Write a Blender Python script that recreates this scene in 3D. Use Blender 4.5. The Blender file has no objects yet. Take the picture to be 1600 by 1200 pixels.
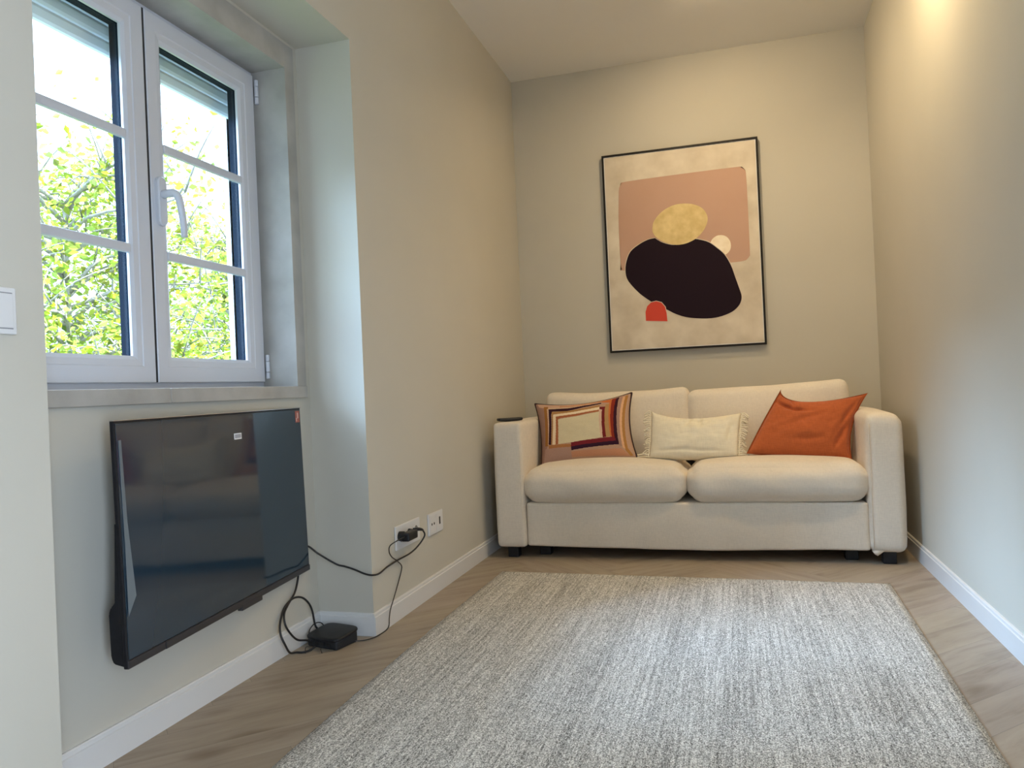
import bpy, bmesh, math, random
from mathutils import Vector, Matrix, noise
random.seed(7)
CX, CD, CH, CYAW, CPIT, CROL, CF = 1.27257, 4.66698, .85411, -.28214, .00666, -.04405, 1205.976
SKY_C, SUN_E, EXPO = (.56, .76, 1.0), 24.0, 0.08
SKY_R = (-.05, .75, 2.6, 10.0)
PATCH_E, PATCH_C, PATCH_A, PATCH_D = 15, (.45,.69,1.0), 30, (.83,.36,-.55)
SPOTS = [(1.12,-.90,12.5,172,14,-12), (1.85,-1.62,17,155,0,-14)]
DOOR_E, DOOR_C = 130, (.70,.83,1.0)
LEAFS = (.18,.24,.035), (.48,.60,.08)
D = {'blob':[[0.85,1.712],[0.807,1.706],[0.751,1.681],[0.702,1.645],[0.676,1.591],[0.667,1.536],[0.674,1.485],[0.703,1.439],[0.744,1.392],[0.786,1.356],[0.833,1.322],[0.904,1.281],[0.951,1.254],[1.01,1.231],[1.081,1.219],[1.151,1.215],[1.21,1.223],[1.269,1.244],[1.305,1.273],[1.322,1.303],[1.326,1.335],[1.315,1.378],[1.295,1.446],[1.275,1.514],[1.243,1.577],[1.204,1.619],[1.159,1.657],[1.113,1.676],[1.072,1.685],[1.047,1.67],[0.993,1.661],[0.945,1.663],[0.898,1.679],[0.868,1.697]],'gold':[[0.837,1.769],[0.845,1.805],[0.875,1.845],[0.919,1.877],[0.974,1.896],[1.028,1.897],[1.081,1.887],[1.127,1.861],[1.152,1.822],[1.156,1.785],[1.137,1.738],[1.102,1.699],[1.066,1.676],[1.017,1.661],[0.963,1.661],[0.91,1.679],[0.863,1.71],[0.84,1.744]],'moon':[[1.28,1.628],[1.277,1.609],[1.268,1.593],[1.254,1.581],[1.238,1.574],[1.22,1.573],[1.202,1.578],[1.186,1.588],[1.174,1.602],[1.166,1.62],[1.164,1.639],[1.168,1.657],[1.177,1.673],[1.191,1.685],[1.207,1.692],[1.225,1.693],[1.243,1.689],[1.259,1.679],[1.271,1.664],[1.278,1.647]],'block':[[0.647,2.007],[0.652,2.034],[0.666,2.055],[0.694,2.066],[1.012,2.073],[1.329,2.076],[1.354,2.07],[1.372,2.056],[1.381,2.031],[1.383,1.851],[1.383,1.582],[1.38,1.559],[1.367,1.542],[1.349,1.533],[1.276,1.529],[0.987,1.53],[0.664,1.535],[0.648,1.546],[0.64,1.582],[0.638,1.807]],'arch':[[0.775,1.225],[0.775,1.278],[0.786,1.311],[0.809,1.332],[0.84,1.337],[0.87,1.327],[0.89,1.301],[0.898,1.263],[0.901,1.214]],'canvas':[[0.566,2.217],[1.434,2.225],[1.442,1.059],[0.573,1.054]],'frame':[[0.55,2.229],[1.446,2.242],[1.454,1.051],[0.56,1.042]],'p1':[[0.194,-0.5,0.765],[0.732,-0.5,0.805],[0.766,-0.66,0.47],[0.255,-0.66,0.437]],'p2':[[0.84,-0.56,0.707],[1.291,-0.56,0.68],[1.266,-0.68,0.475],[0.832,-0.68,0.473]],'p3':[[1.492,-0.5,0.793],[1.899,-0.5,0.758],[1.789,-0.68,0.445],[1.307,-0.68,0.485]],'pattern':[((150,115,95),[[-0.01,1.016],[0.1,0.971],[0.07,0.098],[0.003,-0.031]]),((190,150,120),[[0.02,1.01],[0.704,1.035],[0.705,0.931],[0.438,0.907],[0.141,0.89],[0.037,0.926]]),((178,118,75),[[0.264,0.945],[0.441,0.95],[0.705,0.98],[0.705,0.949],[0.44,0.928],[0.262,0.924]]),((150,100,50),[[0.09,0.932],[0.139,0.935],[0.091,0.254],[0.05,0.262]]),((200,165,130),[[0.121,0.883],[0.144,0.91],[0.681,0.946],[0.139,0.877],[0.1,0.264],[0.085,0.267]]),((50,25,35),[[0.14,0.883],[0.356,0.89],[0.52,0.92],[0.705,0.931],[0.705,0.904],[0.518,0.878],[0.351,0.834],[0.179,0.831],[0.16,0.779],[0.121,0.267],[0.092,0.272]]),((165,120,70),[[0.17,0.825],[0.351,0.834],[0.689,0.878],[0.689,0.841],[0.348,0.793],[0.181,0.778],[0.137,0.27],[0.121,0.267]]),((225,200,160),[[0.18,0.772],[0.689,0.841],[0.688,0.786],[0.209,0.731],[0.174,0.256],[0.137,0.263]]),((160,95,60),[[0.209,0.731],[0.688,0.786],[0.687,0.753],[0.239,0.688],[0.204,0.257],[0.174,0.256]]),((205,190,150),[[0.23,0.676],[0.687,0.746],[0.704,0.296],[0.349,0.254],[0.206,0.257]]),((205,170,140),[[0.684,0.794],[0.717,0.785],[0.708,0.301],[0.683,0.299],[0.687,0.746]]),((110,35,35),[[0.689,0.841],[0.751,0.828],[0.742,0.296],[0.707,0.289],[0.717,0.778],[0.692,0.792]]),((170,130,80),[[0.75,0.868],[0.791,0.881],[0.801,0.3],[0.742,0.296]]),((190,105,55),[[0.705,0.966],[0.816,0.969],[0.805,0.3],[0.789,0.302],[0.791,0.894],[0.709,0.93]]),((130,45,30),[[0.812,0.971],[0.852,0.967],[0.84,0.27],[0.801,0.263],[0.804,0.3]]),((55,25,35),[[0.852,0.967],[0.883,0.978],[0.866,0.181],[0.829,0.185]]),((115,35,40),[[0.349,0.256],[0.805,0.294],[0.84,0.27],[0.835,0.228],[0.347,0.19]]),((50,25,40),[[0.347,0.192],[0.835,0.234],[0.866,0.181],[0.345,0.135]]),((160,125,105),[[0.889,0.982],[0.92,0.968],[0.895,0.154],[0.862,0.157]]),((210,160,115),[[0.921,0.955],[0.949,0.954],[0.917,0.116],[0.891,0.131]]),((165,115,60),[[0.947,0.973],[0.976,0.965],[0.943,0.127],[0.977,0.03],[0.943,0.02],[0.913,0.093]]),((165,110,65),[[0.092,0.266],[0.348,0.231],[0.347,0.186],[0.092,0.21]]),((165,130,110),[[0.05,0.219],[0.347,0.186],[0.342,0.002],[0.033,0.034]]),((185,130,95),[[0.344,0.118],[0.881,0.119],[0.943,0.02],[0.342,0.04]])],'tv_cord':[[-0.16,-2.369,0.342],[-0.15,-2.332,0.348],[-0.12,-2.315,0.312],[-0.09,-2.293,0.283],[-0.1,-2.2,0.248],[-0.063,-2.2,0.238],[-0.019,-2.2,0.223],[0.012,-2.192,0.217],[0.01,-2.138,0.213],[0.01,-2.068,0.22],[0.012,-1.976,0.225],[0.02,-1.886,0.23],[0.04,-1.88,0.254],[0.05,-1.874,0.29],[0.05,-1.884,0.31],[0.045,-1.915,0.323]],'adapter_cord':[[0.03,-2.03,0.306],[0.02,-2.048,0.298],[0.01,-2.046,0.272],[0.01,-2.026,0.248],[0.008,-1.979,0.223],[0.008,-1.941,0.197],[0.008,-1.943,0.176],[0.008,-1.983,0.129],[0.018,-2.048,0.092],[0.022,-2.092,0.065],[0.025,-2.111,0.045],[0.03,-2.155,0.035],[-0.012,-2.134,0.006],[-0.007,-2.209,0.005],[-0.02,-2.232,0.005],[-0.052,-2.232,0.008]],'hdmi':[[-0.19,-2.324,0.288],[-0.19,-2.343,0.249],[-0.18,-2.387,0.206],[-0.17,-2.443,0.179],[-0.165,-2.475,0.157],[-0.16,-2.474,0.122],[-0.15,-2.452,0.084],[-0.14,-2.424,0.059],[-0.12,-2.403,0.045],[-0.1,-2.404,0.046]],'loopcord':[[-0.15,-2.335,0.063],[-0.15,-2.321,0.08],[-0.155,-2.321,0.124],[-0.16,-2.335,0.156],[-0.17,-2.357,0.179],[-0.18,-2.388,0.187],[-0.185,-2.42,0.177],[-0.18,-2.455,0.161],[-0.17,-2.48,0.128],[-0.155,-2.498,0.103],[-0.14,-2.498,0.073],[-0.199,-2.368,0.006],[-0.161,-2.385,0.005],[-0.141,-2.366,0.006],[-0.136,-2.338,0.012]],'small':[[-0.17,-2.306,0.053],[-0.18,-2.267,0.06],[-0.175,-2.245,0.065],[-0.16,-2.245,0.059]]}
SC = bpy.context.scene
COL = SC.collection
# room measures (metres): x across, y towards the far wall (y=0), z up
W, H = 2.0386, 2.779
YC, YE = -2.171, -3.489        # recess starts / ends along the left wall
RD, HR = -0.2187, 2.13         # recess back plane, recess soffit height
YR = -6.6                      # rear wall behind the viewer
BH, BT = 0.08, 0.012

# ---------------------------------------------------------------- materials
def mat(name, color=(0.5,0.5,0.5), rough=0.6, spec=0.5, metal=0.0, coat=0.0):
    m = bpy.data.materials.new(name); m.use_nodes = True
    b = m.node_tree.nodes['Principled BSDF']
    b.inputs['Base Color'].default_value = (*color, 1)
    b.inputs['Roughness'].default_value = rough
    b.inputs['Specular IOR Level'].default_value = spec
    b.inputs['Metallic'].default_value = metal
    b.inputs['Coat Weight'].default_value = coat
    return m
def N(m, t, **kw):
    n = m.node_tree.nodes.new(t)
    for k, v in kw.items():
        if hasattr(n, k): setattr(n, k, v)
        else: n.inputs[k].default_value = v
    return n
def L(m, a, ao, b, bi): m.node_tree.links.new(a.outputs[ao], b.inputs[bi])
def ramp(m, stops):
    n = N(m, 'ShaderNodeValToRGB'); e = n.color_ramp.elements
    while len(e) < len(stops): e.new(0.5)
    for i, (p, c) in enumerate(stops): e[i].position = p; e[i].color = (*c, 1)
    return n
def noisy(name, c1, c2, scale, rough=0.7, bump=0.1, bscale=None, spec=0.3, stretch=(1,1,1), dist=0.002, detail=3, lo=.35, hi=.65, sheen=0):
    m = mat(name, c1, rough, spec); b = m.node_tree.nodes['Principled BSDF']
    tc = N(m, 'ShaderNodeTexCoord'); mp = N(m, 'ShaderNodeMapping'); mp.inputs['Scale'].default_value = stretch
    L(m, tc, 'Object', mp, 'Vector')
    n = N(m, 'ShaderNodeTexNoise', Scale=scale, Detail=detail); L(m, mp, 'Vector', n, 'Vector')
    r = ramp(m, [(lo, c1), (hi, c2)]); L(m, n, 'Fac', r, 'Fac'); L(m, r, 'Color', b, 'Base Color')
    if bump:
        n2 = N(m, 'ShaderNodeTexNoise', Scale=bscale or scale*3, Detail=2); L(m, mp, 'Vector', n2, 'Vector')
        bp = N(m, 'ShaderNodeBump', Strength=bump, Distance=dist); L(m, n2, 'Fac', bp, 'Height'); L(m, bp, 'Normal', b, 'Normal')
    if sheen: b.inputs['Sheen Weight'].default_value = sheen
    return m
def srgb(r, g, b): return tuple(((v/255+.055)/1.055)**2.4 if v/255 > .04045 else v/255/12.92 for v in (r, g, b))

M_wall = noisy('greige_wall_paint', (0.535,0.512,0.450), (0.56,0.535,0.472), 1.4, rough=0.75, bump=0.06, bscale=220, dist=0.001)
M_ceil = noisy('ceiling_paint', (0.78,0.76,0.72), (0.80,0.78,0.74), 1.0, rough=0.85, bump=0.05, bscale=150, dist=0.001)
M_trim = noisy('white_lacquered_trim', (0.66,0.66,0.665), (0.69,0.69,0.695), 2, rough=0.38, bump=0, spec=0.4)
M_stone = noisy('pale_limestone', (0.36,0.345,0.32), (0.44,0.425,0.40), 9, rough=0.5, bump=0.15, bscale=160, dist=0.001, detail=6)
M_pvc = noisy('white_window_plastic', (0.57,0.59,0.65), (0.60,0.62,0.68), 2, rough=0.3, bump=0, spec=0.5)
M_dark = mat('dark_blue_grey_profile', (0.012,0.022,0.042), 0.4)
M_profile = mat('dark_blue_profile', (0.006,0.012,0.022), 0.85, 0.05)
M_gapshade = mat('black_gap_shade', (0.008,0.01,0.016), 0.6)
M_shut = noisy('shutter_slat_grey', (0.74,0.78,0.82), (0.80,0.84,0.88), 3, rough=0.5, bump=0)
M_stucco = noisy('exterior_render', (0.42,0.43,0.45), (0.62,0.63,0.65), 120, rough=0.9, bump=0.4, bscale=160)
M_black = noisy('black_plastic', (0.010,0.011,0.014), (0.014,0.015,0.019), 40, rough=0.4, bump=0.05, bscale=400, dist=.0005)
M_cable = mat('black_cable_rubber', (0.012,0.012,0.014), 0.45)
M_metal = mat('hinge_metal', (0.6,0.6,0.6), 0.35, metal=0.8)
M_white = mat('white_socket_plastic', (0.68,0.68,0.69), 0.35)
M_sheetback = mat('hole_black', (0.01,0.01,0.01), 0.7)

def fabric(name, c, dark=0.86, wscale=420, bump=0.25, mott=1.0):
    m = mat(name, c, 0.95, 0.15); b = m.node_tree.nodes['Principled BSDF']
    b.inputs['Sheen Weight'].default_value = 0.15
    tc = N(m, 'ShaderNodeTexCoord')
    def wave(axis):
        w = N(m, 'ShaderNodeTexNoise', Scale=1.0, Detail=1); mp = N(m, 'ShaderNodeMapping')
        s = [wscale*.12]*3; s[axis] = wscale; mp.inputs['Scale'].default_value = s
        L(m, tc, 'Object', mp, 'Vector'); L(m, mp, 'Vector', w, 'Vector'); return w
    a, d = wave(0), wave(2)
    ad = N(m, 'ShaderNodeMath', operation='ADD'); L(m, a, 'Fac', ad, 0); L(m, d, 'Fac', ad, 1)
    big = N(m, 'ShaderNodeTexNoise', Scale=7.0, Detail=3); L(m, tc, 'Object', big, 'Vector')
    ml = N(m, 'ShaderNodeMath', operation='MULTIPLY'); L(m, ad, 'Value', ml, 0); ml.inputs[1].default_value = 0.35
    ad2 = N(m, 'ShaderNodeMath', operation='MULTIPLY_ADD'); L(m, big, 'Fac', ad2, 0); ad2.inputs[1].default_value = 0.3*mott; L(m, ml, 'Value', ad2, 2)
    r = ramp(m, [(0.3, tuple(v*dark for v in c)), (0.75, tuple(min(1, v*1.06) for v in c))]); L(m, ad2, 'Value', r, 'Fac')
    L(m, r, 'Color', b, 'Base Color')
    bp = N(m, 'ShaderNodeBump', Strength=bump, Distance=0.001); L(m, ad, 'Value', bp, 'Height'); L(m, bp, 'Normal', b, 'Normal')
    return m
M_sofa = fabric('beige_sofa_cotton', (0.76,0.69,0.60))
M_orange = fabric('burnt_orange_linen', (0.50,0.125,0.042), 0.72, 300, 0.5)
M_cream = fabric('cream_cotton_gauze', (0.80,0.74,0.60), 0.88, 260, 0.5)

# patterned cushion cloth: colour comes from a face-corner attribute painted on the mesh
M_print = mat('printed_cushion_cloth', (1,1,1), 0.9, 0.15)
_at = N(M_print, 'ShaderNodeVertexColor'); _at.layer_name = 'print'
L(M_print, _at, 'Color', M_print.node_tree.nodes['Principled BSDF'], 'Base Color')
M_piping = mat('dark_aubergine_piping', (0.03,0.01,0.014), 0.9)

# oak floor
M_floor = mat('oak_herringbone', (0.3,0.25,0.2), 0.42, 0.35)
def build_floor_mat(m):
    b = m.node_tree.nodes['Principled BSDF']
    uv = N(m, 'ShaderNodeUVMap'); uv.uv_map = 'plank'
    at = N(m, 'ShaderNodeVertexColor'); at.layer_name = 'tone'
    mp = N(m, 'ShaderNodeMapping'); mp.inputs['Scale'].default_value = (1.6, 14, 1); L(m, uv, 'UV', mp, 'Vector')
    d = N(m, 'ShaderNodeTexNoise', Scale=1.3, Detail=2); 
    mp0 = N(m, 'ShaderNodeMapping'); mp0.inputs['Scale'].default_value = (2.2, 5, 1); L(m, uv, 'UV', mp0, 'Vector'); L(m, mp0, 'Vector', d, 'Vector')
    mx = N(m, 'ShaderNodeMixRGB', blend_type='ADD'); mx.inputs['Fac'].default_value = 1.4
    L(m, mp, 'Vector', mx, 1); L(m, d, 'Color', mx, 2)
    g = N(m, 'ShaderNodeTexNoise', Scale=1.6, Detail=7, Roughness=0.62); L(m, mx, 'Color', g, 'Vector')
    r = ramp(m, [(0.30, (0.245,0.195,0.148)), (0.46, (0.325,0.268,0.210)), (0.70, (0.385,0.325,0.262))]); L(m, g, 'Fac', r, 'Fac')
    k = N(m, 'ShaderNodeTexNoise', Scale=1.0, Detail=1)
    mp2 = N(m, 'ShaderNodeMapping'); mp2.inputs['Scale'].default_value = (3.0, 9.0, 1); L(m, uv, 'UV', mp2, 'Vector'); L(m, mp2, 'Vector', k, 'Vector')
    kr = ramp(m, [(0.66, (1,1,1)), (0.78, (0.62,0.57,0.52))]); L(m, k, 'Fac', kr, 'Fac')
    m1 = N(m, 'ShaderNodeMixRGB', blend_type='MULTIPLY'); m1.inputs['Fac'].default_value = 1; L(m, r, 'Color', m1, 1); L(m, kr, 'Color', m1, 2)
    m2 = N(m, 'ShaderNodeMixRGB', blend_type='MULTIPLY'); m2.inputs['Fac'].default_value = 1; L(m, m1, 'Color', m2, 1); L(m, at, 'Color', m2, 2)
    L(m, m2, 'Color', b, 'Base Color')
    bp = N(m, 'ShaderNodeBump', Strength=0.12, Distance=0.001); L(m, g, 'Fac', bp, 'Height'); L(m, bp, 'Normal', b, 'Normal')
build_floor_mat(M_floor)

# flat woven rug
M_rug = mat('heathered_grey_weave', (0.5,0.5,0.48), 0.95, 0.1)
def build_rug_mat(m):
    b = m.node_tree.nodes['Principled BSDF']
    tc = N(m, 'ShaderNodeTexCoord')
    def nz(sc, det=2, ro=0.5):
        mp = N(m, 'ShaderNodeMapping'); mp.inputs['Scale'].default_value = sc; L(m, tc, 'Object', mp, 'Vector')
        n = N(m, 'ShaderNodeTexNoise', Scale=1.0, Detail=det, Roughness=ro); L(m, mp, 'Vector', n, 'Vector'); return n
    fleck = nz((400, 210, 50), 1); streak = nz((120, 2.2, 1), 3); broad = nz((9, 0.5, 1), 2); mid = nz((210, 22, 1), 2)
    def madd(a, f, c=None):
        n = N(m, 'ShaderNodeMath', operation='MULTIPLY_ADD'); L(m, a, 'Fac', n, 0); n.inputs[1].default_value = f
        if c: L(m, c, 'Value', n, 2)
        else: n.inputs[2].default_value = 0.0
        return n
    s = madd(fleck, 0.56); s = madd(streak, 0.21, s); s = madd(broad, 0.08, s); s = madd(mid, 0.15, s)
    r = ramp(m, [(0.35, (0.085,0.082,0.078)), (0.435, (0.27,0.26,0.245)), (0.52, (0.49,0.48,0.455)), (0.63, (0.86,0.84,0.80))]); L(m, s, 'Value', r, 'Fac')
    L(m, r, 'Color', b, 'Base Color')
    bp = N(m, 'ShaderNodeBump', Strength=0.6, Distance=0.003); L(m, fleck, 'Fac', bp, 'Height'); L(m, bp, 'Normal', b, 'Normal')
build_rug_mat(M_rug)

M_glass = bpy.data.materials.new('window_glass'); M_glass.use_nodes = True
def build_glass(m):
    nt = m.node_tree; nt.nodes.clear()
    o = nt.nodes.new('ShaderNodeOutputMaterial'); t = nt.nodes.new('ShaderNodeBsdfTransparent'); g = nt.nodes.new('ShaderNodeBsdfGlossy')
    t.inputs['Color'].default_value = (0.96,0.98,0.985,1); g.inputs['Roughness'].default_value = 0.12
    f = nt.nodes.new('ShaderNodeFresnel'); f.inputs['IOR'].default_value = 1.45
    mx = nt.nodes.new('ShaderNodeMixShader')
    nt.links.new(f.outputs[0], mx.inputs[0]); nt.links.new(t.outputs[0], mx.inputs[1]); nt.links.new(g.outputs[0], mx.inputs[2]); nt.links.new(mx.outputs[0], o.inputs[0])
build_glass(M_glass)
M_screen = mat('glossy_dark_screen', (0.015,0.034,0.056), 0.07, 0.75)
M_bezel = mat('dark_bronze_bezel', (0.028,0.026,0.030), 0.3, 0.5)
M_film = mat('peeling_clear_film', (.13,.155,.175), .3, 0.6)
M_edge = mat('bright_metal_edge', (0.6,0.62,0.66), 0.25, metal=0.9)

# ---------------------------------------------------------------- mesh helpers
def obj(name, bm, m, parent=None, smooth=False, kind=None):
    me = bpy.data.meshes.new(name)
    bmesh.ops.recalc_face_normals(bm, faces=bm.faces)
    if smooth:
        for f in bm.faces: f.smooth = True
    bm.to_mesh(me); bm.free()
    for x in (m if isinstance(m, (list, tuple)) else [m]): me.materials.append(x)
    o = bpy.data.objects.new(name, me); COL.objects.link(o)
    if parent: o.parent = parent
    if kind: o['kind'] = kind
    return o
def tag(o, label, cat, group=None, kind=None):
    o['label'] = label; o['category'] = cat
    if group: o['group'] = group
    if kind: o['kind'] = kind
    return o
def thing(name, label, cat, loc=(0,0,0), rotz=0, group=None):
    o = bpy.data.objects.new(name, None); COL.objects.link(o); o.location = loc; o.rotation_euler = (0,0,rotz)
    o.empty_display_size = 0.05
    bpy.context.view_layer.update()
    return tag(o, label, cat, group)
def bx(bm, x0, x1, y0, y1, z0, z1, mi=0, bev=0):
    r = bmesh.ops.create_cube(bm, size=1.0); vs = r['verts']
    bmesh.ops.scale(bm, vec=(abs(x1-x0), abs(y1-y0), abs(z1-z0)), verts=vs)
    bmesh.ops.translate(bm, vec=((x0+x1)/2, (y0+y1)/2, (z0+z1)/2), verts=vs)
    fs = {f for v in vs for f in v.link_faces}
    for f in fs: f.material_index = mi
    if bev:
        es = list({e for v in vs for e in v.link_edges})
        bmesh.ops.bevel(bm, geom=es, offset=bev, segments=2, profile=0.5, affect='EDGES')
    return vs
def B(*a, **k):
    bm = bmesh.new(); bx(bm, *a, **k); return bm
def catmull(P, n=8):
    P = [Vector(p) for p in P]; Q = [P[0]*2-P[1]] + P + [P[-1]*2-P[-2]]; out = []
    for i in range(1, len(Q)-2):
        for k in range(n):
            t = k/n
            out.append(0.5*((2*Q[i]) + (Q[i+1]-Q[i-1])*t + (2*Q[i-1]-5*Q[i]+4*Q[i+1]-Q[i+2])*t*t + (3*Q[i]-Q[i-1]-3*Q[i+1]+Q[i+2])*t**3))
    out.append(P[-1]); return out
def tube(bm, P, r, seg=8, n=8, closed=False, smooth_path=True, mi=0):
    pts = catmull(P, n) if smooth_path else [Vector(p) for p in P]
    rings = []; up = Vector((0.13,0.21,1)).normalized(); m = len(pts)
    for i, p in enumerate(pts):
        a = pts[(i-1) % m] if (closed or i > 0) else p; b = pts[(i+1) % m] if (closed or i < m-1) else p
        t = (b-a); t = t.normalized() if t.length > 1e-9 else Vector((0,0,1))
        u = (up - t*up.dot(t))
        if u.length < 1e-4: u = t.orthogonal()
        u.normalize(); up = u; v = t.cross(u)
        rr = r(i/(m-1)) if callable(r) else r
        rings.append([bm.verts.new(p + (u*math.cos(2*math.pi*k/seg) + v*math.sin(2*math.pi*k/seg))*rr) for k in range(seg)])
    rng = range(m) if closed else range(m-1)
    for i in rng:
        A, C = rings[i], rings[(i+1) % m]
        for k in range(seg):
            f = bm.faces.new((A[k], A[(k+1)%seg], C[(k+1)%seg], C[k])); f.material_index = mi; f.smooth = True
    if not closed:
        for e in (rings[0], rings[-1]):
            f = bm.faces.new(e); f.material_index = mi
def cyl(bm, c, axis, r, h, seg=24, r2=None, mi=0):
    c = Vector(c); a = Vector(axis).normalized(); r2 = r if r2 is None else r2
    q = a.to_track_quat('Z', 'Y').to_matrix().to_4x4()
    res = bmesh.ops.create_cone(bm, cap_ends=True, segments=seg, radius1=r, radius2=r2, depth=h, matrix=Matrix.Translation(c + a*h/2) @ q)
    for f in {f for v in res['verts'] for f in v.link_faces}: f.material_index = mi
def ngon(bm, pts, y, mi):
    vs = [bm.verts.new((p[0], y, p[1])) for p in pts]; f = bm.faces.new(vs); f.material_index = mi; return f
def softbox(w, d, h, r, n=22, bulge=(0,0,0), nz=0.0, seed=0, nscale=4.0, warp=None):
    """cushion: rounded box with swelling faces, centred at the origin"""
    bm = bmesh.new(); bmesh.ops.create_cube(bm, size=2.0)
    bmesh.ops.subdivide_edges(bm, edges=bm.edges[:], cuts=n, use_grid_fill=True)
    hs = (w/2, d/2, h/2)
    for v in bm.verts:
        u = [max(-1, min(1, c)) for c in v.co]
        # denser sampling near the edges
        u = [math.copysign(1-(1-abs(c))**1.5, c) if abs(c) < 1 else c for c in u]
        p = [u[i]*hs[i] for i in range(3)]
        rr = min(r, *hs)
        q = [max(-(hs[i]-rr), min(hs[i]-rr, p[i])) for i in range(3)]
        dv = Vector([p[i]-q[i] for i in range(3)])
        if dv.length > 1e-9:
            dv = dv.normalized()*rr
        p = [q[i]+dv[i] for i in range(3)]
        f = [(1-u[i]*u[i])**2 for i in range(3)]
        for i in range(3):
            a, b = [(1,2),(0,2),(0,1)][i]
            p[i] += bulge[i]*1.2*math.sin(math.pi/2*u[i])*(f[a]*f[b])**.7
        P = Vector(p)
        if nz:
            P += Vector([noise.noise(P*nscale + Vector((seed*7.1+k*13.3, seed*3.3, k*5.0))) for k in range(3)])*nz
        if warp: P = Vector(warp(P, u))
        v.co = P
    return bm
def pip(x, y, poly):
    c = False; j = len(poly)-1
    for i in range(len(poly)):
        xi, yi = poly[i]; xj, yj = poly[j]
        if (yi > y) != (yj > y) and x < (xj-xi)*(y-yi)/(yj-yi)+xi: c = not c
        j = i
    return c
def pillow(corners, T, sag, n=60, m=40, flange=0.0, paint=None, seed=1, nz=0.006, folds=(), pw=0.42, skew=0.5):
    """corners TL TR BR BL in the room; sag = inward pull of top, right, bottom, left edges"""
    TL, TR, BR, BL = [Vector(c) for c in corners]
    O = (TL+TR+BR+BL)/4; nrm = ((TR-TL)+(BR-BL)).cross((TL-BL)+(TR-BR)).normalized()   # faces the room (-y)
    if nrm.y > 0: nrm = -nrm
    upv = ((TL-BL)+(TR-BR)).normalized(); rt = ((TR-TL)+(BR-BL)).normalized()
    st, sr, sb, sl = sag
    def base(u, v):
        p = (TL*(1-u)+TR*u)*v + (BL*(1-u)+BR*u)*(1-v)
        us = u**(math.log(0.5)/math.log(skew)); f = 4*us*(1-us); g = 4*v*(1-v)
        return p - upv*st*f*v*v + upv*sb*4*u*(1-u)*(1-v)**2 + rt*sl*g*(1-u)**2 - rt*sr*g*u*u
    def pos(u, v, side):
        p = base(u, v)
        uu = max(0, (min(u, 1-u)-flange)/(0.5-flange)) if flange else min(u, 1-u)*2
        vv = max(0, (min(v, 1-v)-flange*1.3)/(0.5-flange*1.3)) if flange else min(v, 1-v)*2
        k = ((1-(1-uu)**2)*(1-(1-vv)**2))**pw
        t = T*k
        q = Vector((u*5+seed*3.7, v*4, side*9))
        t += (noise.noise(q)*1.0+noise.noise(q*2.7)*0.5)*nz*k
        for (fu, fv, du, dv, wd, dep) in folds:       # crease lines
            s = (u-fu)*du+(v-fv)*dv; tt = -(u-fu)*dv+(v-fv)*du
            t -= dep*math.exp(-(tt/wd)**2)*math.exp(-(s/0.16)**2)*k**0.3
        return p + nrm*t*side - O
    bm = bmesh.new(); grid = {}
    us = [0.5-0.5*math.cos(math.pi*i/n)*(0.35)-(0.5-i/n)*0.65 for i in range(n+1)]
    vs_ = [0.5-0.5*math.cos(math.pi*j/m)*(0.35)-(0.5-j/m)*0.65 for j in range(m+1)]
    for side in (1, -1):
        for i in range(n+1):
            for j in range(m+1):
                edge = i in (0, n) or j in (0, m)
                if side == -1 and edge: grid[(i,j,-1)] = grid[(i,j,1)]; continue
                grid[(i,j,side)] = bm.verts.new(pos(us[i], vs_[j], side))
    lay = bm.loops.layers.float_color.new('print') if paint else None
    for side in (1, -1):
        for i in range(n):
            for j in range(m):
                q = [grid[(i,j,side)], grid[(i+1,j,side)], grid[(i+1,j+1,side)], grid[(i,j+1,side)]]
                if side == -1: q.reverse()
                f = bm.faces.new(q); f.smooth = True
                if lay:
                    c = paint((us[i]+us[i+1])/2, (vs_[j]+vs_[j+1])/2) if side == 1 else (0.3,0.2,0.15)
                    for l in f.loops: l[lay] = (*c, 1)
    outline = [base(u, 0)-O for u in us] + [base(1, v)-O for v in vs_[1:]] + [base(u, 1)-O for u in reversed(us[:-1])] + [base(0, v)-O for v in reversed(vs_[1:-1])]
    return bm, O, outline, base, nrm

# ---------------------------------------------------------------- setting
def extr_profile(name, prof, ax, a0, a1, at, sgn, m, kind='structure'):
    """baseboard run: prof = (out, z) points; ax = axis along which it runs"""
    bm = bmesh.new(); ends = []
    for t in (a0, a1):
        ring = []
        for (o, z) in prof:
            p = (at+sgn*o, t, z) if ax == 'y' else (t, at+sgn*o, z)
            ring.append(bm.verts.new(p))
        ends.append(ring)
    k = len(prof)
    for i in range(k): bm.faces.new((ends[0][i], ends[0][(i+1)%k], ends[1][(i+1)%k], ends[1][i]))
    bm.faces.new(ends[0]); bm.faces.new(ends[1])
    return obj(name, bm, m, kind=kind)
BP = [(0,0),(BT,0),(BT,BH-.014),(BT-.0035,BH-.012),(BT-.0035,BH-.003),(BT-.006,BH),(0,BH)]

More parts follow.
